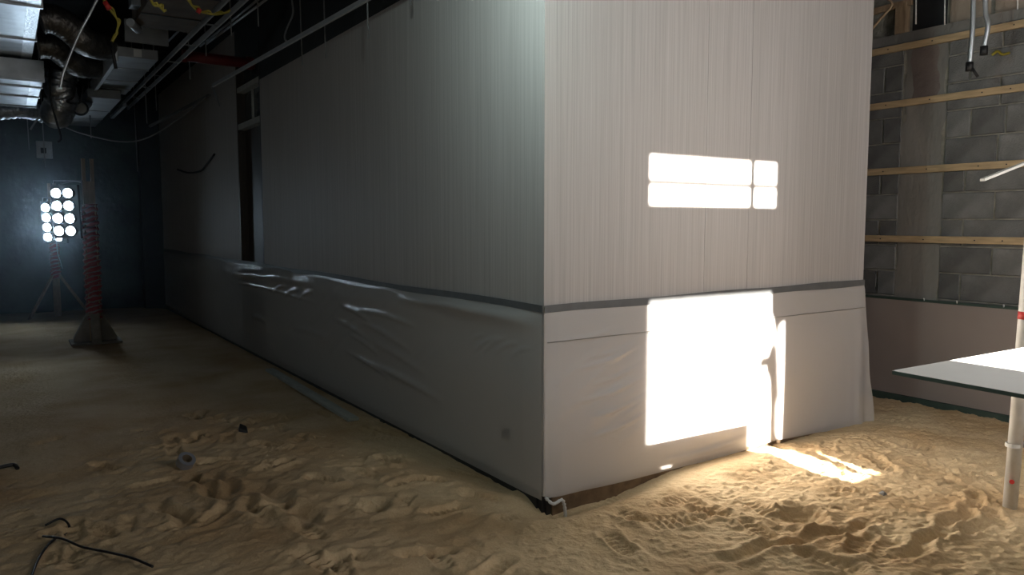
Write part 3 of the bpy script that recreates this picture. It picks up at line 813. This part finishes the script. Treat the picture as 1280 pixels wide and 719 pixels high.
# ================================================================ OVERHEAD SERVICES, upper left
def duct(name, x0, x1, y0, y1, z0, z1, seams, label, pr=0.02, body='steel', seam_axis='y', tape=None, cat='duct'):
    t = thing(name, ((x0 + x1) / 2, (y0 + y1) / 2, z0), label, cat)
    MB().box(x0, x1, y0, y1, z0, z1).build('duct_body', M[body], t)
    for s in seams:
        if seam_axis == 'y': mb = MB().box(x0 - pr, x1 + pr, s - 0.012, s + 0.012, z0 - pr, z1 + pr)
        else: mb = MB().box(s - 0.012, s + 0.012, y0 - pr, y1 + pr, z0 - pr, z1 + pr)
        mb.build('seam', M['steel'], t)
    if tape:
        MB().box(*tape).build('foil_tape', M['foiltape'], t)
    return t
duct('sheet_metal_duct', -1.25, 0.315, 5.0, 10.15, 3.20, 3.75, (6.2, 7.15, 8.45, 10.1), 'large galvanised duct at the upper left edge with foil taped joints', tape=(0.225, 0.317, 5.0, 10.15, 3.196, 3.30))
duct('sheet_metal_duct', -1.3, 0.40, 9.35, 11.6, 2.98, 3.16, (9.4, 9.85, 10.6, 11.5), 'lower ribbed duct under the far end of the large duct', tape=(0.30, 0.405, 9.5, 11.4, 2.975, 2.985))
b = duct('sheet_metal_duct', 0.985, 1.335, 8.28, 10.7, 3.10, 3.19, (8.9, 9.7, 10.3), 'dull sheet metal duct in the middle of the overhead services', 0.006, body='steel_dull')
MB().box(0.95, 0.984, 8.3, 10.65, 3.05, 3.21).build('side_flange', M['rail'], b)
MB().box(1.12, 1.19, 8.272, 8.279, 3.11, 3.18).build('paper_label', M['plastic_white'], b)
b = duct('sheet_metal_duct', 0.885, 1.235, 10.3, 13.4, 2.98, 3.08, (11.5, 12.4), 'small lower duct with a round black-rimmed spigot', 0.006, body='steel_dull')
MB().ring((0.817, 10.500, 2.871), (0.05, -1, -0.35), 0.070, 0.090, 0.05).build('spigot_ring', M['wire_black'], b)
MB().tube([(0.817, 10.500, 2.871), (0.912, 10.800, 2.984)], 0.070, 16).build('spigot', M['steel'], b)
c = duct('air_handler', 1.00, 1.46, 5.0, 7.40, 3.20, 3.60, (), 'brown insulated air handling box at the top beside yellow cables', body='brown', cat='air handler')
for y in (6.2, 6.9): MB().box(1.0, 1.46, y, y + 0.012, 3.192, 3.20).build('seam', M['trim'], c)
MB().tube([(0.954, 7.166, 3.170), (1.039, 7.394, 3.170)], 0.035, 10).build('pipe_stub', M['steel'], c)
MB().box(0.93, 1.0, 6.3, 6.5, 3.25, 3.42).build('bracket', M['steel'], c)
MB().box(0.93, 1.0, 6.9, 7.05, 3.25, 3.42).build('bracket', M['steel'], c)
MB().box(1.03, 1.41, 8.12, 8.16, 3.215, 3.42).build('end_plate', M['steel_dull'], c)

def flex(name, pts, r, material, label, rib=0.025, n=14, crumple=0.0, cat='flexible duct'):
    P = smooth_path(pts, 10); rs = []
    for i in range(len(P)):
        rs.append(r * (1 + rib * math.sin(i * 2.1) + crumple * random.uniform(-1, 1)))
    o = MB().tube(P, rs, n).build(name, M[material])
    return tag(o, label, cat, 'flexible ducts at the upper left')
flex('flexible_duct', [(0.347, 8.000, 3.289), (0.407, 8.000, 3.305), (0.492, 8.000, 3.289), (0.592, 8.050, 3.237), (0.694, 8.100, 3.161), (0.842, 8.300, 3.175), (0.978, 8.600, 3.249)], 0.125, 'flex', 'upper of two dark wavy flexible ducts leaving the large duct')
flex('flexible_duct', [(0.354, 8.900, 3.234), (0.428, 8.900, 3.244), (0.509, 8.900, 3.231), (0.608, 9.000, 3.175), (0.712, 9.100, 3.125), (0.907, 9.400, 3.181)], 0.125, 'flex', 'lower of two dark wavy flexible ducts leaving the large duct')
flex('foil_duct', [(0.621, 10.000, 3.171), (0.584, 10.000, 3.027), (0.629, 10.050, 2.915), (0.548, 10.100, 2.772), (0.580, 10.200, 2.679)], 0.15, 'foil', 'crumpled shiny foil duct hanging beside the round spigot', 0.08, 14, 0.10)
flex('foil_duct', [(-0.321, 12.200, 2.917), (0.025, 12.200, 2.975), (0.248, 12.200, 3.014), (0.432, 12.300, 3.009), (0.630, 12.400, 2.972)], 0.115, 'foil', 'long silver foil duct slung under the ribbed duct', 0.10, 12, 0.06)

# cable tray running away over the long wall
t = thing('cable_tray', (1.55, 9.0, 3.2), 'slender steel cable tray running away above the long wall', 'cable tray')
for x in (1.50, 1.62):
    MB().bar((x, 4.8, 3.215), (x, 12.8, 3.215), 0.012, 0.05).build('rail', M['rail'], t)
for i in range(9):
    y = 5.2 + i * 0.9
    MB().bar((1.50, y, 3.20), (1.62, y, 3.20), 0.02, 0.01).build('rung', M['steel_dull'], t)
o = MB().bar((1.36, 11.0, 3.02), (1.36, 12.4, 3.02), 0.04, 0.04).build('steel_channel', M['steel']); tag(o, 'short steel channel hanging below the cable tray at its far end', 'channel')
places = ('nearest the air handler', 'second from the air handler', 'third from the air handler', 'fourth from the air handler', 'nearest the long wall')
for i, (a, b) in enumerate((((1.595, 9.473, 3.500), (1.629, 7.343, 3.500)), ((1.716, 9.361, 3.450), (1.728, 7.066, 3.450)), ((1.812, 9.202, 3.450), (1.833, 6.996, 3.450)), ((1.893, 9.057, 3.450), (1.938, 6.926, 3.450)), ((1.877, 8.671, 3.400), (1.945, 6.711, 3.400)))):
    e = Vector(b) + (Vector(b) - Vector(a)) * 0.35
    o = MB().tube([a, e], 0.011, 6).build('electrical_conduit', M['rail'])
    tag(o, f'thin straight conduit high above the tray, {places[i]}', 'conduit', 'parallel conduits under the ceiling')
# ceiling grid bar and its stub
t = thing('ceiling_grid_bar', (2.05, 6.9, 3.0), 'thin metal ceiling grid bar hung beside the long wall', 'ceiling bar')
MB().bar((1.981, 8.946, 3.0), (2.165, 3.3, 3.0), 0.022, 0.006).bar((1.981, 8.946, 3.018), (2.165, 3.3, 3.018), 0.004, 0.034).build('grid_bar', M['rail'], t)
MB().bar((1.981, 8.93, 3.0), (2.06, 8.95, 2.80), 0.015, 0.01).build('hanging_stub', M['steel_dull'], t)
o = MB().bar((1.731, 11.600, 2.834), (2.314, 10.600, 3.172), 0.03, 0.03).build('steel_channel', M['steel_dull']); tag(o, 'dim sloping channel over the far part of the long wall', 'channel')
o = MB().tube(smooth_path([(0.574, 11.000, 2.748), (0.843, 11.000, 2.630), (1.287, 11.000, 2.548), (1.617, 11.000, 2.619), (1.979, 10.800, 2.881), (2.263, 10.600, 3.136)], 8), 0.010, 6).build('sagging_cable', M['wire_grey'])
tag(o, 'pale cable sagging in a long curve below the ducts', 'cable')
# red sprinkler pipe
rp = thing('sprinkler_pipe', (2.1, 8.6, 3.23), 'red sprinkler pipe crossing above the dark doorway', 'pipe')
MB().tube([(WX, 8.6, 3.235), (1.62, 8.6, 3.235)], 0.055, 14).build('pipe', M['redpipe'], rp)
MB().ring((2.30, 8.6, 3.235), (1, 0, 0), 0.054, 0.070, 0.06).build('coupling', M['redpipe'], rp)
MB().ring((1.64, 8.6, 3.235), (1, 0, 0), 0.054, 0.066, 0.04).build('coupling', M['redpipe'], rp)

def wire(name, pts, r, material, label, cat, group=None, n=6, steps=6):
    o = MB().tube(smooth_path(pts, steps) if len(pts) > 2 else pts, r, n).build(name, M[material])
    return tag(o, label, cat, group)
def rod(px0, label, x, y, zt, zb, sway=0.0):
    wire('hanger_wire', [(x, y, zt), (x + sway * 0.4, y, (zt + zb) / 2), (x + sway, y, zb)], 0.006, 'wire_grey', label, 'wire', 'hanger wires under the ceiling', 5, 4)
HW = [((2.226, 6.100, 3.098), 0.40, -0.26, 'hanger wire crossing the ceiling grid bar over the lighter part of the wall'),
      ((2.128, 5.000, 3.007), 0.4, -0.24, 'hanger wire beside the grid bar nearest the bright wall corner'),
      ((2.209, 4.500, 2.957), 0.35, -0.07, 'short tip of hanger wire hanging highest above the grey wall'),
      ((2.265, 6.800, 3.126), 0.4, -0.22, 'faint hanger wire next to the curled wire on the grid bar'),
      ((1.711, 8.000, 3.517), 0.6, -0.38, 'straight hanger wire between the cable tray and the yellow cable end'),
      ((1.710, 7.000, 3.350), 0.5, -0.22, 'hanger wire ending just below the yellow cable loop'),
      ((1.833, 6.600, 3.323), 0.5, -0.18, 'hanger wire beneath the thin conduits above the doorway'),
      ((1.673, 8.600, 3.401), 0.6, -0.40, 'hanger wire crossing in front of the red pipe end'),
      ((1.597, 11.000, 3.100), 0.4, -0.30, 'hanger wire dangling from the far half of the cable tray'),
      ((1.639, 10.500, 3.184), 0.4, -0.28, 'hanger wire dangling right beside the tray rail'),
      ((0.322, 12.500, 2.916), 0.4, -0.40, 'hanger wire below the silver foil duct at the far left'),
      ((0.480, 12.000, 2.872), 0.4, -0.62, 'long hanger wire hanging above the junction box'),
      ((1.664, 12.500, 3.016), 0.4, -0.75, 'longest hanger wire in front of the dark far corner'),
      ((1.037, 12.000, 2.806), 0.3, -0.14, 'stubby hanger wire just under the small lower duct')]
for p, up, dn, lab in HW:
    rod(0, lab, p[0], p[1], CH, p[2] + dn, 0.015)
wire('loose_wire', [(2.137, 6.600, 3.404), (2.141, 6.600, 3.285), (2.083, 6.600, 3.150), (2.067, 6.600, 3.074), (2.100, 6.600, 3.032)], 0.008, 'wire_grey', 'curled loose wire drooping onto the ceiling grid bar', 'wire')
wire('loose_wire', [(2.335, 13.088, 2.355), (2.320, 12.203, 2.255), (2.320, 11.370, 2.232), (2.330, 11.001, 2.297), (2.340, 10.557, 2.405)], 0.014, 'wire_black', 'black wire end curving out of the far part of the long wall', 'wire')
# yellow cables
def cable(name, pts, label, tip=None, sheath=None):
    t = thing(name, pts[0], label, 'cable', 'loose yellow cables overhead')
    for k in range(2):
        off = Vector((0.007 * k, 0, 0.010 * k))
        MB().tube([Vector(p) + off * (1 + math.sin(i * 0.8)) for i, p in enumerate(smooth_path(pts, 8))], 0.009, 6).build('strand', M['yellow'], t)
    if tip: MB().tube(tip, 0.02, 8).build('red_sleeve', M['redpaint'], t)
    if sheath: MB().tube(sheath, 0.013, 8).build('black_sheath', M['wire_black'], t)
    return t
cable('yellow_cable', [(1.214, 6.300, 3.234), (1.285, 6.300, 3.139), (1.360, 6.300, 3.114), (1.442, 6.300, 3.114), (1.538, 6.300, 3.147)], 'yellow cable looping right beside the air handler', [(1.300, 6.290, 3.127), (1.329, 6.290, 3.113)])
cable('yellow_cable', [(0.919, 6.000, 3.113), (0.952, 6.000, 3.041), (0.988, 6.000, 3.036), (1.024, 6.000, 3.002)], 'short yellow cable curling under the air handler')
cable('yellow_cable', [(0.706, 6.800, 3.261), (0.757, 6.800, 3.173), (0.815, 6.800, 3.084), (0.800, 6.800, 2.984), (0.763, 6.800, 2.906), (0.788, 6.800, 2.970)], 'yellow cable with red sleeve dangling left of the air handler', [(0.729, 6.780, 3.212), (0.760, 6.780, 3.157)], [(0.764, 6.800, 2.918), (0.776, 6.800, 2.809), (0.789, 6.800, 2.712)])
wire('white_conduit', [(0.633, 6.200, 3.104), (0.568, 6.200, 2.963), (0.499, 6.200, 2.822), (0.423, 6.200, 2.633), (0.385, 6.200, 2.520), (0.367, 6.200, 2.436)], 0.010, 'steel', 'pale flexible conduit slanting down across the dark flexible ducts', 'conduit')
wire('loose_wire', [(0.495, 9.800, 3.270), (0.485, 9.800, 2.885), (0.527, 9.800, 2.631), (0.564, 9.800, 2.443), (0.531, 9.800, 2.389)], 0.012, 'wire_black', 'black cable hanging straight down beside the crumpled foil duct', 'wire')
wire('loose_wire', [(0.305, 10.500, 2.583), (0.407, 10.500, 2.764), (0.513, 10.500, 3.002)], 0.012, 'wire_grey', 'grey wire slanting up to the crumpled foil duct', 'wire')
wire('loose_wire', [(0.746, 9.900, 3.142), (0.713, 9.900, 2.920), (0.648, 9.900, 2.852), (0.773, 9.900, 2.855), (0.813, 9.900, 3.061)], 0.012, 'wire_black', 'black cable looped around the round spigot', 'wire')

# ================================================================ OVERHEAD, upper right
def hang_conduit(pts, label, end):
    t = thing('hanging_conduit', pts[0], label, 'conduit', 'conduits hanging before the block wall')
    P = smooth_path(pts, 7)
    MB().tube(P, 0.017, 10).build('conduit', M['steel'], t)
    e = Vector(pts[-1])
    MB().tube([e + Vector((0, 0, 0.012)), e + Vector((0, 0, -0.05))], 0.026, 10).build('end_cap', M['wire_black'], t)
    if end: MB().tube([e + Vector((0, -0.01, -0.02)), e + Vector((0, -0.06, -0.10))], 0.010, 6).build('tab', M['wire_black'], t)
hang_conduit([(5.900, 2.851, 3.176), (5.900, 2.845, 2.939), (5.900, 2.848, 2.770), (5.900, 2.853, 2.657)], 'left and longer of two steel conduits hanging before the block wall', True)
hang_conduit([(5.950, 2.793, 3.170), (5.950, 2.785, 3.017), (5.950, 2.764, 2.918), (5.950, 2.783, 2.764)], 'right and shorter of two steel conduits hanging before the block wall', False)
wire('yellow_cable_end', [(6.315, 2.894, 2.777), (6.315, 2.856, 2.799), (6.315, 2.821, 2.769), (6.315, 2.772, 2.772)], 0.010, 'yellow', 'wavy yellow cable end poking from the block wall', 'cable')
wire('rusty_rod', [(5.900, 3.646, 3.040), (5.900, 3.555, 3.127), (5.900, 3.460, 3.217), (5.900, 3.522, 3.293)], 0.010, 'timber', 'bent thin rod beside the top right edge of the bright wall', 'rod', None, 6, 3)
o = MB().bar((6.360, 3.982, 3.327), (6.360, 3.558, 3.337), 0.03, 0.05).build('timber_offcut', M['timber']); tag(o, 'timber strip lying in the dark gap at the wall head', 'timber')
p = (6.360, 3.635, 3.237)
o = MB().box(6.33, 6.40, p[1] - 0.045, p[1] + 0.045, 3.09, p[2] + 0.10).build('timber_block', M['timber']); tag(o, 'short brown timber block standing in the gap above the block wall', 'timber')
for px, y1, lab in ((1146, 18, 'white tie wire dropping over the dark gap above the block wall'), (1181, 14, 'white tie wire beside the beige plaster patch'), (1272, 10, 'white tie wire over the plaster at the right edge')):
    pass
wire('tie_wire', [(6.200, 3.439, 3.359), (6.200, 3.428, 3.105)], 0.006, 'plastic_white', 'white tie wire dropping in front of the dark gap above the block wall', 'wire', 'tie wires upper right')
wire('tie_wire', [(6.200, 3.210, 3.303), (6.200, 3.199, 3.050)], 0.006, 'plastic_white', 'white tie wire at the edge of the beige plaster patch', 'wire', 'tie wires upper right')
wire('tie_wire', [(6.200, 2.690, 3.175), (6.200, 2.683, 3.049)], 0.006, 'plastic_white', 'short tie wire over the plaster near the right edge', 'wire', 'tie wires upper right')

# ================================================================ ON THE SAND
def on(x, y, dz=0.0): return (x, y, ground(x, y) + dz)
a, b = (2.19, 7.76), (2.095, 5.27)
o = MB().bar((a[0], a[1], ground(*a) + 0.012), (b[0], b[1], ground(*b) + 0.012), 0.085, 0.024).build('loose_plank', M['plank'], bevel=0.003); tag(o, 'long narrow grey plank lying on the sand along the dark wall', 'plank')
rx, ry = 0.86, 4.90
rz = ground(rx, ry)
t = thing('tape_roll', (rx, ry, rz), 'silver tape roll lying on the sand at the left', 'tape roll')
ax = Vector((0.25, -0.55, 0.75)); cc = Vector((rx, ry, rz + 0.045))
MB().ring(cc, ax, 0.030, 0.052, 0.05, 24).build('tape_layers', M['silver'], t)
MB().ring(cc, ax, 0.027, 0.030, 0.052, 24).build('core', M['card'], t)
o = MB().quadbox([on(1.33, 5.53, 0.0), on(1.39, 5.51, 0.0), on(1.40, 5.57, 0.0), on(1.34, 5.58, 0.0), on(1.335, 5.53, 0.03), on(1.38, 5.52, 0.015), on(1.39, 5.56, 0.03), on(1.35, 5.57, 0.04)]).build('plastic_scrap', M['wire_black']); tag(o, 'small dark scrap on the sand behind the tape roll', 'scrap')
o = MB().quadbox([on(3.93, 2.24, 0.0), on(3.97, 2.24, 0.0), on(3.97, 2.27, 0.0), on(3.93, 2.27, 0.0), on(3.935, 2.24, 0.02), on(3.965, 2.245, 0.012), on(3.96, 2.265, 0.02), on(3.94, 2.262, 0.015)]).build('stone_chip', M['plastic_grey']); tag(o, 'little grey chip of rubble on the bright sand at right', 'stone')
o = MB().tube(smooth_path([on(-0.16, 5.46, 0.01), on(-0.08, 5.45, 0.02), on(-0.02, 5.47, 0.02), on(0.0, 5.42, 0.01)], 5), 0.012, 6).build('cable_end', M['wire_black']); tag(o, 'dark cable end on the sand at the left edge of the view', 'cable')
c1 = [(0.02, 3.62), (0.035, 3.76), (0.07, 3.95), (0.12, 4.10), (0.185, 4.24), (0.20, 4.29), (0.165, 4.34), (0.10, 4.33)]
o = MB().tube(smooth_path([on(x, y, 0.008) for x, y in c1], 6), 0.006, 6).build('black_cable', M['wire_black']); tag(o, 'black cable curving up from the lower left corner over the sand', 'cable')
c2 = [(0.085, 4.16), (0.16, 4.04), (0.23, 3.92), (0.32, 3.77), (0.40, 3.60), (0.46, 3.46)]
o = MB().tube(smooth_path([on(x, y, 0.016) for x, y in c2], 6), 0.0055, 6).build('black_cable', M['wire_black']); tag(o, 'straighter black cable crossing the curved one on the sand', 'cable')
# floodlight out of frame; its hood is added to set the wall's shadow edge
t = thing('hung_floodlight', (1.32, 2.8, 2.95), 'floodlight with an added flat hood hung out of frame beside the long wall', 'work light')
MB().box(1.28, 1.35, 2.62, 2.98, 2.90, 2.966).build('housing', M['housing'], t)
MB().box(1.28, 1.525, 2.1, 4.0, 2.968, 2.976).build('hood', M['housing'], t)  # unseen plate added to cut the light above the covering
MB().tube([(1.31, 2.8, 2.976), (1.31, 2.8, CH)], 0.01, 6).build('hanger', M['steel_dull'], t)

# ================================================================ dusty air around the work lights
hm = bpy.data.materials.new('dust_haze'); hm.use_nodes = True
nt = hm.node_tree; nt.nodes.remove(nt.nodes['Principled BSDF'])
vs_ = nt.nodes.new('ShaderNodeVolumeScatter')
vs_.inputs['Color'].default_value = (0.75, 0.88, 1.0, 1)
vs_.inputs['Density'].default_value = 0.018
vs_.inputs['Anisotropy'].default_value = 0.65
nt.links.new(vs_.outputs[0], nt.nodes['Material Output'].inputs['Volume'])
hz = MB().box(LX + 0.05, 1.85, 9.3, BY - 0.35, 0.06, 2.90).build('dust_haze', hm)
tag(hz, 'faint bluish dust haze around the work lights', 'haze', kind='stuff')
